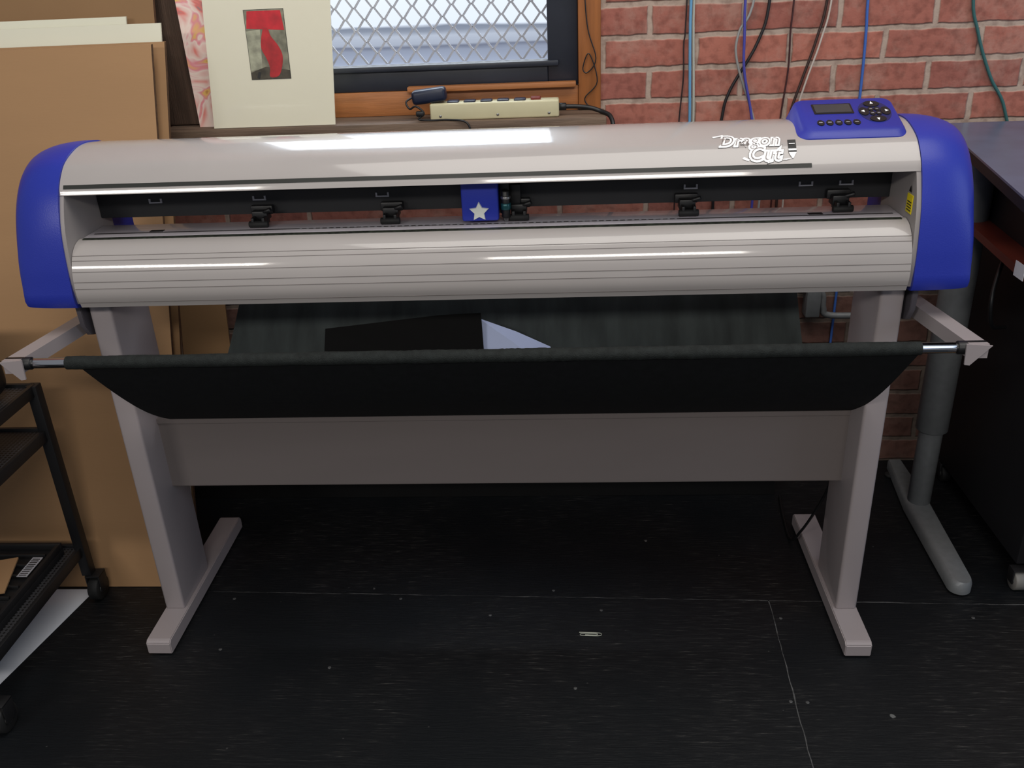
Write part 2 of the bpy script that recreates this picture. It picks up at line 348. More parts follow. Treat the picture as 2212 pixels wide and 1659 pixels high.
# script flourish under the word
on_cover('logo_flourish',[[(.386,sD+.021),(.402,sD+.026),(.402,sD+.0295),(.384,sD+.0245)],[(.428,sC+.003),(.438,sC-.001),(.440,sC+.002),(.431,sC+.007)]],wt,.0010)
eb=sC+.003
on_cover('logo_blade',[[(.502,eb+.010),(.515,eb+.010),(.516,eb+.036),(.503,eb+.036)]],bk,.0014)
on_cover('logo_blade_tip',[[(.504,eb+.005),(.512,eb+.005),(.515,eb+.010),(.502,eb+.010)],[(.5022,eb+.013),(.5148,eb+.013),(.515,eb+.0165),(.5023,eb+.0165)],[(.504,eb+.026),(.5135,eb+.026),(.5137,eb+.0275),(.5042,eb+.0275)]],wt,.0017)
on_cover('logo_blade_point',[[(.507,eb-.001),(.509,eb-.001),(.512,eb+.005),(.504,eb+.005)],[(.487,eb-.0025),(.497,eb-.0040),(.508,eb-.0005),(.497,eb-.0015)]],wt,.0017)
# end caps
Iprof=[(.112,.745),(.112,.80),(.112,.86),(.112,.92),(.097,.961),(.062,.987),(.02,.9957),(-.02,.9967),(-.056,.990),(-.087,.978),(-.107,.9615),(-.122,.943),(-.135,.918),(-.149,.877),(-.157,.83),(-.1605,.785),(-.157,.742),(-.10,.741),(0,.741)]
Oprof=[(.095,.750),(.095,.80),(.095,.85),(.09,.89),(.075,.925),(.05,.950),(.015,.963),(-.02,.964),(-.045,.956),(-.065,.943),(-.08,.930),(-.095,.913),(-.112,.888),(-.127,.857),(-.142,.822),(-.150,.782),(-.151,.745),(-.10,.744),(0,.744)]
def cap(sgn):
    Ip=cr(Iprof+[Iprof[0]],3)[:-1];Op=cr(Oprof+[Oprof[0]],3)[:-1]
    V=[];Fc=[];n=len(Ip);xs=[.7075,.713,.725,.74,.755,.768,.78,.789,.796,.800];
    for x in xs:
        t=max(0,(x-.715)/.085);w=1-math.sqrt(max(0,1-t**2.2))
        for a,b in zip(Ip,Op): V.append((sgn*x,a[0]*(1-w)+b[0]*w,a[1]*(1-w)+b[1]*w))
    m=len(xs)
    for i in range(m-1):
        for k in range(n):Fc.append((i*n+k,i*n+(k+1)%n,(i+1)*n+(k+1)%n,(i+1)*n+k))
    Fc.append(tuple(range(n)));Fc.append(tuple(range((m-1)*n,m*n)))
    raw('end_cap',V,Fc,M['blue'],vc,True,40,label='blue rounded plastic end cap')
cap(-1);cap(1)
Pp=cr([(.02,.75),(.02,.85),(.02,.94),(.0,.985),(-.02,.990),(-.055,.983),(-.085,.971),(-.103,.956),(-.118,.938),(-.131,.915),(-.146,.877),(-.154,.83),(-.157,.785),(-.153,.748)],3)
for s in (-1,1):
    prism('end_plate',Pp,s*.7005,s*.7075,M['plate'],vc,ang=40)
rail=prism('guide_rail',[(-.020,.864),(-.020,.905),(-.026,.909),(-.026,.935),(.05,.935),(.05,.864)],-.70,.70,M['blackm'],vc,.001,ang=30,label='black carriage guide rail')
for xx,zz in ((-.592,.893),(-.402,.893),(-.180,.893),(.360,.8915),(.556,.891),(.624,.891)):
    boxes('bracket_mark',[(xx-.012,xx+.012,-.0225,-.020,zz-.004,zz-.0015),(xx-.012,xx-.009,-.0225,-.020,zz-.0015,zz+.004),(xx+.009,xx+.012,-.0225,-.020,zz-.0015,zz+.004)],M['mark'],rail,0)
for xx in (-.235,.088):
    boxes('rail_label',[(xx+i*.009,xx+i*.009+.006,-.0272,-.026,.911,.917) for i in range(3)],mat('dim_mark',(80,78,84),.5),rail,0)
plt=box('platen',-.70,.70,-.104,-.018,.842,.850,M['platen'],vc,.001,label='polished metal platen')
for xx in (-.58,.565): box('platen_slot',xx-.012,xx+.012,-.070,-.060,.8495,.8507,M['black'],plt,0)
boxes('cutting_strip',[(-.69,.69,-.0775,-.0725,.8495,.8504)],M['seamdk'],plt,0)
boxes('cutting_mark',[(x/1000,x/1000+.004,-.076,-.074,.8498,.8507) for x in range(-320,330,12)],M['mark'],plt,0)
rp=cr([(-.100,.8505),(-.112,.8515),(-.130,.846),(-.147,.832),(-.158,.811),(-.1630,.788),(-.1640,.765),(-.157,.743)],10)
rs=[0]
for a,b in zip(rp,rp[1:]): rs.append(rs[-1]+math.dist(a,b))
Ltot=rs[-1]
def rpt(s):
    for i in range(len(rs)-1):
        if rs[i]<=s<=rs[i+1]+1e-9:
            t=(s-rs[i])/(rs[i+1]-rs[i]);return tuple(np.array(rp[i])*(1-t)+np.array(rp[i+1])*t)
    return rp[-1]
fr=[.36,.42,.55,.67,.75,.93]
base=[rpt(i/80*Ltot) for i in range(81)]
prof=base+[(-.14,.738),(-.05,.742),(-.035,.78),(-.035,.8415),(-.100,.8415)]
fc=prism('front_cover',prof,-.6995,.6995,M['grey'],vc,ang=32,label='light grey ribbed curved front cover')
nm=offs(base,.0003)
sg=1 if nm[20][0]<base[20][0] else -1
for q_ in fr:
    a=rpt((q_-.0034)*Ltot);b=rpt((q_+.0034)*Ltot)
    A=offs([a,b],sg*.0004);B=offs([a,b],-sg*.001)
    prism('groove_line',[A[0],A[1],B[1],B[0]],-.699,.699,M['edge'],fc)
prism('scale_strip',[(-.1155,.8502),(-.1155,.8520),(-.1085,.8530),(-.1085,.8502)],-.692,.692,mat('scale_strip_dark',(34,38,30),.5,0,.9,160),vc,label='dark measuring scale strip')
# carriage
car=box('carriage',-.034,.029,-.080,-.026,.856,.928,M['blue'],vc,.004,3,label='blue plastic cutting carriage')
st=[]
for i in range(10):
    a=math.pi/2+i*math.pi/5;r=.0180 if i%2==0 else .0092;st.append((-.004+r*math.cos(a),.873+r*math.sin(a)))
V=[(x,-.0795,z) for x,z in st]+[(x*.9-.0003,-.0835,.873+(z-.873)*.9) for x,z in st]
raw('star_emblem',V,[tuple(range(10)),tuple(range(10,20))]+[(i,(i+1)%10,10+(i+1)%10,10+i) for i in range(10)],M['white'],car,False,label='cream white star emblem')
boxes('blade_mount',[(.030,.047,-.055,-.026,.862,.925),(.047,.066,-.045,-.026,.875,.91)],M['black'],car,.002)
cyl('blade_holder',(.041,-.066,.858),(.041,-.066,.905),.0075,M['black'],car)
cyl('blade_knob',(.041,-.066,.872),(.041,-.066,.884),.0088,mat('teal_ring',(30,80,84),.3,.4),car)
cyl('blade_collar',(.041,-.066,.890),(.041,-.066,.896),.009,M['steel'],car)
cyl('blade_tip',(.041,-.066,.8505),(.041,-.066,.858),.003,M['steel'],car,r2=.005)
for xx in (-.397,-.163,.062,.352,.610):
    pr=boxes('pinch_roller',[(xx-.020,xx+.020,-.034,-.021,.866,.882),(xx-.014,xx+.014,-.05,-.024,.858,.876)],M['black'],vc,.0025)
    boxes('roller_arm',[(xx-.011,xx-.006,-.066,-.034,.853,.868),(xx+.008,xx+.013,-.066,-.034,.853,.868)],M['black'],pr,.001)
    cyl('roller_wheel',(xx-.016,-.062,.8565),(xx+.018,-.062,.8565),.006,M['rubber'],pr,16)
    cyl('roller_lever',(xx+.004,-.045,.872),(xx+.022,-.05,.879),.004,M['black'],pr,10)
lb=box('warning_label',.6990,.7003,-.128,-.104,.862,.892,M['yellow'],vc,0,label='yellow warning sticker')
boxes('warning_text',[(.6984,.6991,-.126,-.108,.866+i*.0045,.8675+i*.0045) for i in range(4)],bk,lb)
raw('warning_symbol',[(.6986,-.121,.896),(.6986,-.109,.896),(.6986,-.115,.907)],[(0,1,2)],bk,lb,False)
# control panel
cpx=.608
def PP(u,v,wd):
    th=math.atan2(.034,.100);return Vector((u,-.074+v*math.cos(th)-wd*math.sin(th),.988+v*math.sin(th)+wd*math.cos(th)))
def rr(u0,u1,v0,v1,r,n=5):
    o=[]
    for (cu_,cv_,a0) in ((u1-r,v1-r,0),(u0+r,v1-r,90),(u0+r,v0+r,180),(u1-r,v0+r,270)):
        for k in range(n+1):
            a=math.radians(a0+90*k/n);o.append((cu_+r*math.cos(a),cv_+r*math.sin(a)))
    return o
fr1=rr(.536,.690,0,.106,.014);fr2=rr(.532,.694,-.004,.110,.016)
V=[];n=len(fr1)
V+=[PP(u,v,0) for u,v in fr1]
V+=[PP(u,v,-.003) for u,v in fr2]
for base_z in (0,1):
    for u,v in fr2:
        uu=cpx+(u-.613)*1.07;p=PP(uu,v-.006,-.02)
        yy=p.y-.006 if v<.05 else p.y
        i_=min(range(len(cov)),key=lambda k:abs(cov[k][0]-yy)+(10 if cov[k][1]<.925 else 0))
        zz=cov[i_][1]+(.001 if base_z==0 else -.004)
        V.append(Vector((uu,yy,zz)))
Fc=[tuple(range(n))]
for L_ in range(3):
    for k in range(n):Fc.append((L_*n+k,L_*n+(k+1)%n,(L_+1)*n+(k+1)%n,(L_+1)*n+k))
Fc.append(tuple(range(3*n,4*n)))
pan=raw('control_panel',V,Fc,M['bluedk'],vc,True,40,label='blue control panel with screen and black buttons')
def ppoly(name,poly,h0,h1,mt,label=None):
    n=len(poly);V=[PP(u,v,h0) for u,v in poly]+[PP(u,v,h1) for u,v in poly]
    return raw(name,V,[tuple(range(n)),tuple(range(n,2*n))]+[(i,(i+1)%n,n+(i+1)%n,n+i) for i in range(n)],mt,pan,False,label=label)
ppoly('screen_bezel',rr(.559,.624,.056,.090,.002),-.001,.0006,M['black'])
ppoly('display_screen',rr(.562,.621,.060,.087,.001),0,.0012,M['lcd'],'dark grey rectangular display')
def ell(u,v,a,b,n=20): return [(u+a*math.cos(2*math.pi*i/n),v+b*math.sin(2*math.pi*i/n)) for i in range(n)]
for i in range(5):
    u=.563+i*.0145
    ppoly('button',ell(u,.026,.0058,.0085),-.001,.0015,M['button'])
    ppoly('button_mark',rr(u-.003,u+.003,.0255,.0275,.0006,2),.001,.0017,M['mark'])
cu0,cv0=.6575,.060
ppoly('button_ring',ell(cu0,cv0,.026,.036,32),-.001,.0003,mat('ring_blue_dark',(26,30,90),.5))
for du,dv,a,b in ((0,.025,.013,.0095),(0,-.025,.013,.0095),(-.0175,0,.0080,.013),(.0175,0,.0080,.013),(-.0050,.0070,.0047,.0066),(.0050,.0070,.0047,.0066),(-.0050,-.0070,.0047,.0066),(.0050,-.0070,.0047,.0066)):
    ppoly('button',ell(cu0+du,cv0+dv,a,b),-.001,.0016,M['button'])
for du,dv,ang in ((0,.027,90),(0,-.027,270),(-.019,0,180),(.019,0,0)):
    a=math.radians(ang);tr=[]
    for q_ in (0,130,230):
        tr.append((cu0+du+.0034*math.cos(a+math.radians(q_)),cv0+dv+.0048*math.sin(a+math.radians(q_))))
    ppoly('arrow_mark',tr,.001,.002,wt)
for du,dv in ((-.0050,.0070),(.0050,.0070),(-.0050,-.0070),(.0050,-.0070)):
    ppoly('button_mark',rr(cu0+du-.0022,cu0+du+.0022,cv0+dv-.0008,cv0+dv+.0008,.0003,2),.001,.002,M['mark'])
# stand
for s in (-1,1):
    xa,xb=sorted((s*.680,s*.7215))
    box('leg',xa,xb,-.101,.045,.034,.742,M['leg'],vc,.0055,3,label='grey steel stand leg')
    xa,xb=sorted((s*.673,s*.7235))
    ft=prism('foot',[(-.203,.004),(-.203,.030),(-.196,.036),(.243,.036),(.249,.030),(.249,.004)],xa,xb,M['leg'],vc,.0018,label='long grey steel foot')
    for yy in (-.18,.225): cyl('foot_pad',(s*.698,yy,0),(s*.698,yy,.006),.016,M['rubber'],ft)
    xa,xb=sorted((s*.728,s*.738))
    prism('basket_bracket',[(-.115,.742),(-.112,.69),(-.098,.668),(-.075,.66),(-.05,.668),(-.035,.70),(-.03,.742)],xa,xb,mat('bracket_grey',(86,82,88),.5,0,.1),vc,.001)
    y0,y1=-.035,-.262
    xo0,xo1=.738,.770
    A=[(s*(xo0+0),y0),(s*(xo0+.030),y0),(s*(xo1+.030),y1),(s*xo1,y1)]
    V=[(x,y,.666) for x,y in A]+[(x,y,.690) for x,y in A]
    ar=raw('basket_arm',V,[(0,1,2,3),(4,5,6,7)]+[(i,(i+1)%4,4+(i+1)%4,4+i) for i in range(4)],M['leg'],vc,True,30,label='grey square tube basket arm')
    V=[(s*.764,-.262,.691),(s*.804,-.262,.688),(s*.804,-.265,.688),(s*.764,-.265,.691),(s*.766,-.262,.656),(s*.774,-.262,.655),(s*.774,-.265,.655),(s*.766,-.265,.656)]
    raw('arm_end_plate',V,[(0,1,2,3),(4,5,6,7),(0,1,5,4),(1,2,6,5),(2,3,7,6),(3,0,4,7)],M['leg'],ar,False)
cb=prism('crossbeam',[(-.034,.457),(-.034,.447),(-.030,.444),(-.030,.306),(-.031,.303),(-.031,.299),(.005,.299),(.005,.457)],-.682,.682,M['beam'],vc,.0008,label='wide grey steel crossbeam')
# basket
cyl('basket_rod',(-.775,-.251,.680),(.775,-.251,.680),.0088,M['chrome'],vc,label='chrome rod')
for s in (-1,1): cyl('rod_end',(s*.755,-.251,.680),(s*.800,-.251,.680),.0108,M['black'],vc)
rnd=[random.uniform(-1,1) for _ in range(401)]
def sl(t): return .0112+.0003*math.sin(t*70+2*math.sin(t*17))+.0003*rnd[int(t*400)]*(1.6 if .4<t<.75 else .6)
tube('rod_sleeve',[(-.695+1.395*i/400,-.251,.6797) for i in range(401)],.012,M['fabric2'],vc,20,rf=sl,label='black fabric sleeve')
def ff(u,v):
    xl=-.672+.021*v;xr=.698-.012*v
    e=.012*math.sin(math.pi*v)
    x=(xl+e)+(xr-xl-2*e)*u
    y=-.253+(.219)*v;z=.672-.213*v
    sag=.022*math.sin(math.pi*v);y-=sag*.55;z-=sag*.7
    z+=.0010*math.sin(u*60+v*5)*math.sin(math.pi*v)
    return (x,y,z)
sheet('catch_cloth',ff,90,14,.0015,M['fabric'],vc,'black fabric sling')
def fr_(u,v):
    xl=-.580+.045*v;xr=.612-.006*v
    x=xl+(xr-xl)*u;y=.008+.195*v;z=.459+.222*v
    z-=.012*math.sin(math.pi*v)
    z+=.0022*abs(math.sin(u*math.pi*4.2))**.3
    return (x,y,z)
sheet('catch_cloth',fr_,100,10,.0015,M['cloth_rear'],vc,'dark grey fabric sling back')
cyl('basket_rod',(-.60,.207,.683),(.64,.207,.683),.0088,M['chrome'],vc)
boxes('basket_arm',[(-.61,-.60,.04,.21,.684,.70)],M['leg'],vc,.001)
boxes('basket_arm',[(.60,.61,.04,.21,.684,.70)],M['leg'],vc,.001)
tube('power_cord',cr([(.690,.046,.30),(.690,.07,.22),(.680,.11,.13),(.665,.14,.06),(.655,.18,.008),(.66,.28,.005),(.67,.37,.005)],6),.003,M['black'],vc,8)
# sheets in basket
o=raw('card_sheet',[(-.352,.032,.492),(-.020,.032,.492),(-.028,.082,.626),(-.11,.081,.6235),(-.344,.078,.600)],[(0,1,2,3,4)],M['cardblack'],None,False)
md=o.modifiers.new('s','SOLIDIFY');md.thickness=.002;top(o,'black card sheet standing in the cloth basket','card sheet')
o=raw('paper_sheet',[(-.09,.040,.498),(.14,.040,.495),(.108,.092,.546),(.04,.093,.580),(-.034,.093,.610)],[(0,1,2,3,4)],M['paperblue'],None,False)
md=o.modifiers.new('s','SOLIDIFY');md.thickness=.001;top(o,'pale blue-white paper sheet lying in the cloth basket','paper')
# ---------------------------------------------------------------- boards
def board(name,x0,x1,x1t,yb,yt,zt,th,mt,edge,label,cat,group=None,zb=0.001,dz=0):
    an=math.atan2(yt-yb,zt);ny=math.cos(an)*th
    V=[(x0,yb,zb),(x1,yb,zb),(x1t,yt,zt),(x0,yt,zt+dz),(x0,yb+ny,zb),(x1,yb+ny,zb),(x1t,yt+ny,zt),(x0,yt+ny,zt+dz)]
    o=raw(name,V,[(0,1,2,3),(7,6,5,4),(0,4,5,1),(1,5,6,2),(2,6,7,3),(3,7,4,0)],mt,None,False)
    if edge:
        o.data.materials.append(edge)
        for p in o.data.polygons:
            if abs(p.normal.x)>.9: p.material_index=1
    return top(o,label,cat,group)
G='large sheets leaning by the window'
board('cardboard_sheet',-1.36,-.726,-.694,.018,.325,1.130,.010,M['card'],M['cardedge'],'large brown corrugated cardboard sheet leaning upright','cardboard sheet',G)
board('cardboard_sheet.001',-1.34,-.726,-.682,.045,.365,1.131,.010,M['card'],M['cardedge'],'brown corrugated cardboard sheet behind another sheet','cardboard sheet',G)
board('foam_board',-1.30,-.728,-.694,.072,.392,1.166,.005,M['foam'],None,'white foam board sheet leaning upright','foam board',G)
board('foam_board.001',-1.28,-.80,-.775,.090,.414,1.180,.005,M['foam'],None,'white foam board sheet leaning upright','foam board',G)
board('cardboard_sheet.002',-1.35,-.735,-.722,.112,.476,1.32,.010,M['card2'],M['cardedge'],'tall brown corrugated cardboard sheet at the back','cardboard sheet',G)
board('cardboard_sheet.003',-1.2,-.722,-.712,.44,.52,.66,.006,M['card2'],M['cardedge'],'low brown cardboard piece leaning on the brick wall','cardboard sheet',G)
board('shade_board',-.86,.66,.66,.385,.455,.30,.006,M['cardblack'],None,'added black board standing in for shade behind the crossbeam','shade board')  # black sheet added to paint the deep shade below the beam
# artworks
pm=bpy.data.materials.new('pastel_abstract');pm.use_nodes=True;nt=pm.node_tree;N=nt.nodes.new;L=nt.links
tc=N('ShaderNodeTexCoord');n=N('ShaderNodeTexNoise');n.inputs['Scale'].default_value=13;n.inputs['Distortion'].default_value=1.6;L.new(tc.outputs['Object'],n.inputs['Vector'])
r=N('ShaderNodeValToRGB');cs=[(.28,(90,130,140)),(.38,(232,120,110)),(.46,(240,200,190)),(.54,(246,226,214)),(.6,(236,150,160)),(.68,(240,196,110)),(.76,(170,60,60))]
r.color_ramp.elements[0].position=cs[0][0];r.color_ramp.elements[0].color=lin(cs[0][1]);r.color_ramp.elements[1].position=cs[1][0];r.color_ramp.elements[1].color=lin(cs[1][1])
for p_,c_ in cs[2:]:
    e=r.color_ramp.elements.new(p_);e.color=lin(c_)
L.new(n.outputs['Fac'],r.inputs[0]);L.new(r.outputs[0],nt.nodes['Principled BSDF'].inputs['Base Color']);nt.nodes['Principled BSDF'].inputs['Roughness'].default_value=.3
def lean(yb,yt,z0,z1): return lambda z: yb+(yt-yb)*(z-z0)/(z1-z0)
V=[(-.683,.474,.939),(-.50,.474,.939),(-.50,.500,1.33),(-.70,.500,1.33)]
o=raw('art_print',V,[(0,1,2,3)],pm,None,False);o.modifiers.new('s','SOLIDIFY').thickness=.003;top(o,'pastel pink and orange abstract print on the window sill','art print')
mp_=empty('matted_print',(-.50,.455,.9385),'red lamp picture in a wide cream mat, clear sleeve','matted print')
ly=lean(.450,.480,.9385,1.31)
V=[(-.642,ly(.939),.939),(-.366,ly(.939),.939),(-.343,ly(1.31),1.31),(-.622,ly(1.31),1.31)]
o=raw('mat_board',V+[(x,y+.004,z) for x,y,z in V],[(0,1,2,3),(4,5,6,7),(0,1,5,4),(1,2,6,5),(2,3,7,6),(3,0,4,7)],M['mat_board'],mp_,False)
def pic(name,pts,mt,d):
    return raw(name,[(x,ly(z)-.0005-d,z) for x,z in pts],[tuple(range(len(pts)))],mt,mp_,False)
x0,x1,z0,z1=-.540,-.454,1.040,1.180
pic('picture_edge',[(x0-.001,z0-.001),(x1+.001,z0-.001),(x1+.001,z1+.001),(x0-.001,z1+.001)],bk,.0004)
pic('picture_ground',[(x0,z0),(x1,z0),(x1,z1),(x0,z1)],mat('picture_olive',(124,122,104),.6,0,.5,40),.0008)
red=mat('picture_red',(190,24,38),.5,0,.25,40);redd=mat('picture_dark_red',(170,28,34),.5,0,.3,50)
def q(a,b): return (x0+(x1-x0)*a,z0+(z1-z0)*b)
pic('picture_floor',[q(0,0),q(1,0),q(1,.12),q(.4,.18),q(0,.1)],mat('picture_shadow',(70,64,52),.6,0,.4,60),.0010)
pic('picture_backdrop',[q(0,.12),q(.3,.16),q(.36,.72),q(0,.70)],mat('picture_pale',(160,160,138),.6,0,.3,60),.0010)
pic('lamp_shade_shape',[q(.02,.74),q(.98,.70),q(.93,.985),q(.08,.985)],red,.0012)
pic('vase_shape',cr([q(.44,.74),q(.56,.73),q(.62,.62),q(.78,.48),q(.86,.34),q(.82,.18),q(.70,.04),q(.48,.03),q(.50,.16),q(.44,.3),q(.34,.44),q(.36,.58),q(.44,.74)],4)[:-1],redd,.0013)
pic('tassel_shape',[q(.14,.02),q(.2,.0),q(.26,.1),q(.19,.11)],bk,.0014)
# ---------------------------------------------------------------- power strip
ps=empty('power_strip',(-.01,.475,.938),'beige metal power strip with dark outlets on the window sill','power strip')
boxes('body',[(-.153,.132,.455,.497,.9385,.975)],M['beige'],ps,.004,3)
for i in range(5):
    x=-.115+i*.037
    box('outlet',x,x+.026,.461,.489,.974,.9785,M['outlet'],ps,.003)
box('switch',.070,.092,.466,.484,.974,.981,mat('switch_red',(110,34,26),.4),ps,.002)
cyl('strain_relief',(.131,.476,.957),(.148,.476,.957),.008,M['black'],ps)
tube('power_cord',cr([(.146,.476,.957),(.17,.478,.956),(.20,.48,.952),(.225,.475,.944),(.245,.45,.935),(.25,.43,.90),(.25,.43,.8)],6),.005,M['black'],ps,10)
for x in (-.13,-.003,.11): cyl('screw',(x,.4565,.948),(x,.4535,.948),.003,M['steel'],ps,10)
ad=empty('power_adapter',(-.15,.475,.976),'black wall adapter plugged into the power strip','power adapter')
box('body',-.192,-.116,.455,.492,.976,1.006,M['outlet'],ad,.008,3,xf=rot_about((-.15,.475,.990),math.radians(-6),'Y'))
tube('cord',cr([(-.188,.47,.990),(-.205,.462,.980),(-.197,.455,.966),(-.182,.449,.972),(-.165,.447,.957),(-.178,.446,.945),(-.15,.444,.942),(-.11,.443,.942),(-.07,.434,.936),(-.06,.433,.9)],5),.0022,M['black'],ad,8)
box('plug',-.183,-.165,.443,.451,.950,.962,M['black'],ad,.003)
# ---------------------------------------------------------------- cables
def wx(u): return .227+(u-1299)*.00099
def wz(v): return 1.172-v*.00101
def cable(pts,r,c,label,depth=.535):
    (u0,v0),(u1,v1)=pts[0],pts[1];(ua,va),(ub,vb)=pts[-2],pts[-1]
    p=[(wx(u0)-.002*(u1-u0)/40,depth,2.2),(wx(u0)-(u1-u0)*.0004,depth,1.5)]+[(wx(u),depth,wz(v)) for u,v in pts]
    xe=p[-1][0]
    p+=[(xe+(ub-ua)*.0006,depth,.78),(xe+(ub-ua)*.0004,depth,.4),(xe+(ub-ua)*.0004,depth,.004)]
    o=tube('cable',cr(p,6),r,mat('cable_'+label.split()[0],c,.5),None,8);top(o,label,'cable','cables hanging on the brick wall')
cable([(1493,0),(1494,80),(1498,180),(1501,262)],.0032,(100,158,200),'blue network cable hanging down the brick wall',.534)
cable([(1500,0),(1502,80),(1507,180),(1510,262)],.0032,(180,180,168),'white cable hanging down the brick wall',.543)
cable([(1608,0),(1611,80),(1616,160),(1640,262)],.0030,(70,70,160),'violet cable hanging down the brick wall',.526)
cable([(1630,0),(1600,80),(1600,140),(1645,262)],.0028,(150,150,148),'grey cable hanging down the brick wall',.533)
cable([(1665,0),(1645,100),(1590,200),(1575,262)],.0034,(28,24,26),'black cable curving across the brick wall',.543)
cable([(1485,40),(1482,100),(1484,170),(1478,262)],.0016,(40,28,30),'brown thin wire hanging down the brick wall',.543)
cable([(1716,0),(1714,80),(1716,160),(1708,262)],.0020,(60,24,24),'maroon thin wire hanging down the brick wall',.543)
cable([(1788,0),(1772,100),(1748,185),(1728,262)],.0030,(52,34,30),'dark cable curving down the brick wall',.543)
cable([(1795,0),(1780,100),(1756,185),(1739,262)],.0022,(190,178,168),'pale cable curving down the brick wall',.535)
cable([(1873,0),(1877,80),(1880,160),(1881,262)],.0032,(58,100,180),'blue cable hanging down the brick wall',.543)
cable([(2092,0),(2118,100),(2160,190),(2205,262)],.0036,(50,96,96),'teal cable curving down the brick wall',.543)
o=tube('wire',cr([(.19,.534,1.6),(.19,.534,1.25),(.196,.534,1.12),(.215,.532,1.05),(.196,.532,1.02),(.186,.532,1.03),(.20,.532,1.06),(.218,.532,1.0),(.19,.532,.965),(.205,.532,.940)],6),.0014,M['black'],None,6);top(o,'thin black wire tangled on the window casing','wire')
pi=empty('wall_pipe',(.78,.53,.44),'grey metal conduit pipe on the brick wall','pipe')
tube('pipe',cr([(.70,.525,.50),(.74,.525,.50),(.765,.525,.485),(.77,.525,.45),(.79,.525,.43),(.92,.525,.43)],6),.008,M['silver'],pi,12)
box('junction_box',.725,.760,.51,.549,.43,.52,M['silver'],pi,.004)
# ---------------------------------------------------------------- table
tb=empty('table',(1.2,.3,0),'table with painted window reflection on top, silver adjustable column leg','table')
def poly_prism(name,A,z0,z1,mt,parent=None,label=None):
    n=len(A);V=[(x,y,z0) for x,y in A]+[(x,y,z1) for x,y in A]
    return raw(name,V,[tuple(range(n)),tuple(range(n,2*n))]+[(i,(i+1)%n,n+(i+1)%n,n+i) for i in range(n)],mt,parent,False,label=label)
poly_prism('table_top',[(.972,.50),(.872,-.10),(.862,-.16),(1.75,-.30),(1.75,.50)],.886,.890,M['table'],tb,label='black laminate table top, window reflection painted in blue-grey')
poly_prism('table_edge',[(.972,.50),(.872,-.10),(.862,-.16),(1.75,-.30),(1.75,.50)],.868,.886,M['tabledk'],tb,label='black table edge')
poly_prism('table_apron',[(1.035,.49),(.985,-.09),(.980,-.14),(1.72,-.27),(1.72,.49)],.730,.868,M['tabledk'],tb)
poly_prism('lower_board',[(.972,.30),(.940,-.06),(1.6,-.12),(1.6,.30)],.714,.730,M['redwood'],tb,label='glossy red-brown wooden lower board')
cyl('column',(.985,.304,.03),(.985,.304,.40),.026,M['silver'],tb,32,label='silver telescoping column')
cyl('column_sleeve',(.985,.304,.23),(.985,.304,.868),.035,M['silver'],tb,32)
out=[]
for k in range(13):
    a=math.pi+math.pi*k/12;out.append((.968+.024*math.cos(a),.004+.024*math.sin(a)))
out+= [(1.012,.30),(1.010,.50),(.975,.50),(.952,.30)]
nn=len(out);V=[(x,y,.006) for x,y in out]+[(x,y,.026) for x,y in out]+[(.982+(x-.982)*.8,.25+(y-.25)*.985,.034) for x,y in out]
Fc=[tuple(range(nn)),tuple(range(2*nn,3*nn))]+[(L_*nn+i,L_*nn+(i+1)%nn,(L_+1)*nn+(i+1)%nn,(L_+1)*nn+i) for i in range(nn) for L_ in range(2)]
raw('foot',V,Fc,M['silver'],tb,True,50)
for yy in (.01,.47): cyl('foot_pad',(.975,yy,0),(.975,yy,.007),.014,M['rubber'],tb)
tube('cord',cr([(1.00,.15,.72),(.965,.10,.66),(.955,.08,.62),(.975,.10,.57),(1.02,.14,.55)],6),.004,M['black'],tb,8)
cbn=empty('rolling_cabinet',(1.3,.25,0),'black rolling cabinet under the table with a worn caster','cabinet')
boxes('body',[(1.085,1.6,.02,.48,.055,.710)],M['tabledk'],cbn,.004)
boxes('base_edge',[(1.112,1.58,-.004,.020,.056,.30)],M['card'],cbn,.003,label='raw wood edge')
def caster(x,y,r,parent,mt):
    w=cyl('caster',(x-.011,y,r),(x+.011,y,r),r,mt,parent,24)
    cyl('caster_hub',(x-.0125,y,r),(x+.0125,y,r),r*.45,M['steel'],w,16)
    boxes('caster_fork',[(x-.016,x-.013,y-r*.5,y+r*.6,r*.8,r*2.3),(x+.013,x+.016,y-r*.5,y+r*.6,r*.8,r*2.3),(x-.016,x+.016,y-r*.5,y+r*.6,r*2.2,r*2.35)],M['cart'],w,.001)
caster(1.090,.012,.022,cbn,mat('caster_grey',(120,118,114),.5))
for x,y in ((1.10,.45),(1.57,.05),(1.57,.45)): caster(x,y,.022,cbn,M['rubber'])
o=box('paper_tag',.9385,.9395,-.048,-.012,.7145,.742,M['paper'],None,0)
top(o,'small white paper tag on the red-brown board','paper')
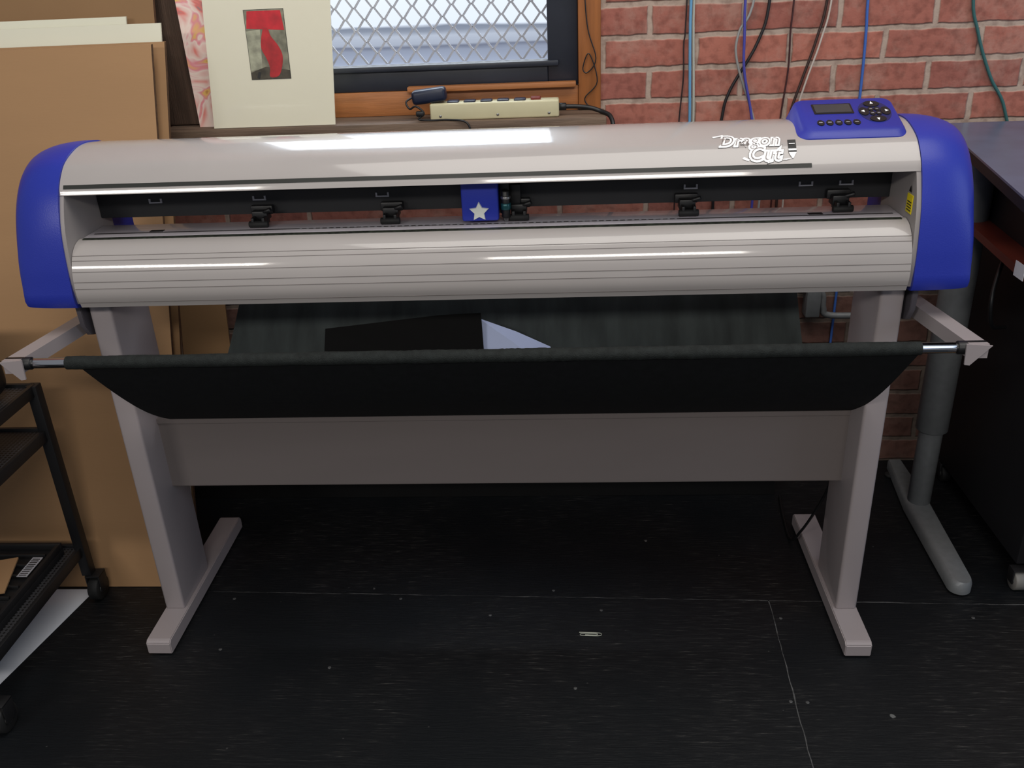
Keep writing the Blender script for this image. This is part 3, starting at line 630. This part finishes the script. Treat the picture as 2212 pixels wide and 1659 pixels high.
# ---------------------------------------------------------------- cart
pmat=bpy.data.materials.new('perforated_black');pmat.use_nodes=True;nt=pmat.node_tree;N=nt.nodes.new;L=nt.links
tc=N('ShaderNodeTexCoord');v=N('ShaderNodeTexVoronoi');v.inputs['Scale'].default_value=120;v.inputs['Randomness'].default_value=0;L.new(tc.outputs['Object'],v.inputs['Vector'])
r=N('ShaderNodeValToRGB');r.color_ramp.elements[0].position=.33;r.color_ramp.elements[0].color=(.001,.001,.001,1);r.color_ramp.elements[1].position=.36;r.color_ramp.elements[1].color=lin((52,52,55))
L.new(v.outputs['Distance'],r.inputs[0]);L.new(r.outputs[0],nt.nodes['Principled BSDF'].inputs['Base Color'])
ct=empty('utility_cart',(-1.1,-.205,0),'black metal utility cart with perforated shelves and casters','cart')
X1=-.925;DY=-.014
for zz in (.525,.425,.135):
    s_=boxes('shelf',[(-1.33,X1,-.38+DY,-.005+DY,zz-.006,zz)],pmat,ct,.001,label='perforated black metal shelf')
    boxes('shelf_rim',[(X1-.004,X1+.004,-.385+DY,DY,zz-.018,zz+.006),(-1.33,X1,-.004+DY,.004+DY,zz-.018,zz+.006),(-1.33,X1,-.389+DY,-.381+DY,zz-.018,zz+.006)],M['cart'],s_,.001)
for x,y in ((X1,-.002+DY),(X1,-.384+DY),(-1.33,-.002+DY),(-1.33,-.384+DY)):
    boxes('post',[(x-.011,x+.011,y-.011,y+.011,.065,.53)],M['cart'],ct,.002)
    caster(x+.012,y,.028,ct,M['rubber'])
o=box('storage_tub',-1.25,-.945,-.33,-.04,.531,.69,M['black'],None,.03,5);top(o,'black rounded plastic storage tub on the cart','storage tub')
kb=boxes('tool_tray',[(-1.2,-.950,-.34,-.04,.136,.150),(-1.2,-.950,-.34,-.332,.15,.165),(-1.2,-.950,-.048,-.04,.15,.165),(-.958,-.950,-.332,-.048,.15,.165)]+[(-1.18,-.97,-.32+i*.035,-.315+i*.035,.15,.158) for i in range(8)],M['cart'],None,.001);top(kb,'black ribbed plastic tray on the bottom cart shelf','tray')
boxes('label_strip',[(-.990,-.968,-.15,-.085,.1582,.1592)],M['mark'],kb,label='white printed label')
boxes('label_bars',[(-.987,-.971,-.147+i*.006,-.1445+i*.006,.1592,.1596) for i in range(10)],bk,kb)
o=box('cardboard_scrap',-1.10,-1.0,-.22,-.10,.1585,.162,M['card'],None,0,xf=rot_about((-1.05,-.16,.16),.3));top(o,'small brown cardboard scrap on the black tray','cardboard')
o=raw('paper_sheet.001',[(-.936,.008,.001),(-.992,-.29,.001),(-1.30,-.23,.001),(-1.25,.008,.001)],[(0,1,2,3)],M['paper'],None,False);o.modifiers.new('s','SOLIDIFY').thickness=.0005;top(o,'white paper sheet on the black floor under the cart','paper')
pc=[(.158,-.132),(.198,-.134),(.203,-.138),(.198,-.1425),(.165,-.1415),(.160,-.1385),(.165,-.1355),(.192,-.1365),(.195,-.139),(.19,-.1405),(.17,-.1395)]
o=tube('paper_clip',cr([(x,y,.0012) for x,y in pc],5),.0008,mat('clip',(200,205,190),.3,.6),None,6);top(o,'silver wire paper clip on the black floor','paper clip')
# ---------------------------------------------------------------- lights
def area(name,loc,target,sx,sy,power,col):
    l=bpy.data.lights.new(name,'AREA');l.shape='RECTANGLE';l.size=sx;l.size_y=sy;l.energy=power;l.color=col
    o=bpy.data.objects.new(name,l);COL.objects.link(o);o.location=loc
    o.rotation_euler=(Vector(target)-Vector(loc)).to_track_quat('-Z','Y').to_euler();return o
area('ceiling_lamp',(-2.05,-3.2,2.3),(-1.2,0,.8),1.05,.22,24,(1,.95,.88))
area('ceiling_lamp.001',(.40,-3.2,2.3),(.3,0,.8),1.35,.22,26,(1,.95,.88))
area('ceiling_lamp.002',(.6,-.70,2.9),(.4,.2,.9),2.6,1.3,38,(1,.96,.90))
area('sky_light',(-.25,1.35,2.75),(-.05,.05,.7),.9,.9,26,(.62,.80,1))
area('side_window_light',(3.2,-1.3,1.7),(-.3,0,.5),1.3,1.4,12,(.60,.75,1))
wd=bpy.data.worlds.new('world');scene.world=wd;wd.use_nodes=True
wd.node_tree.nodes['Background'].inputs[0].default_value=(.86,.90,1,1);wd.node_tree.nodes['Background'].inputs[1].default_value=.22
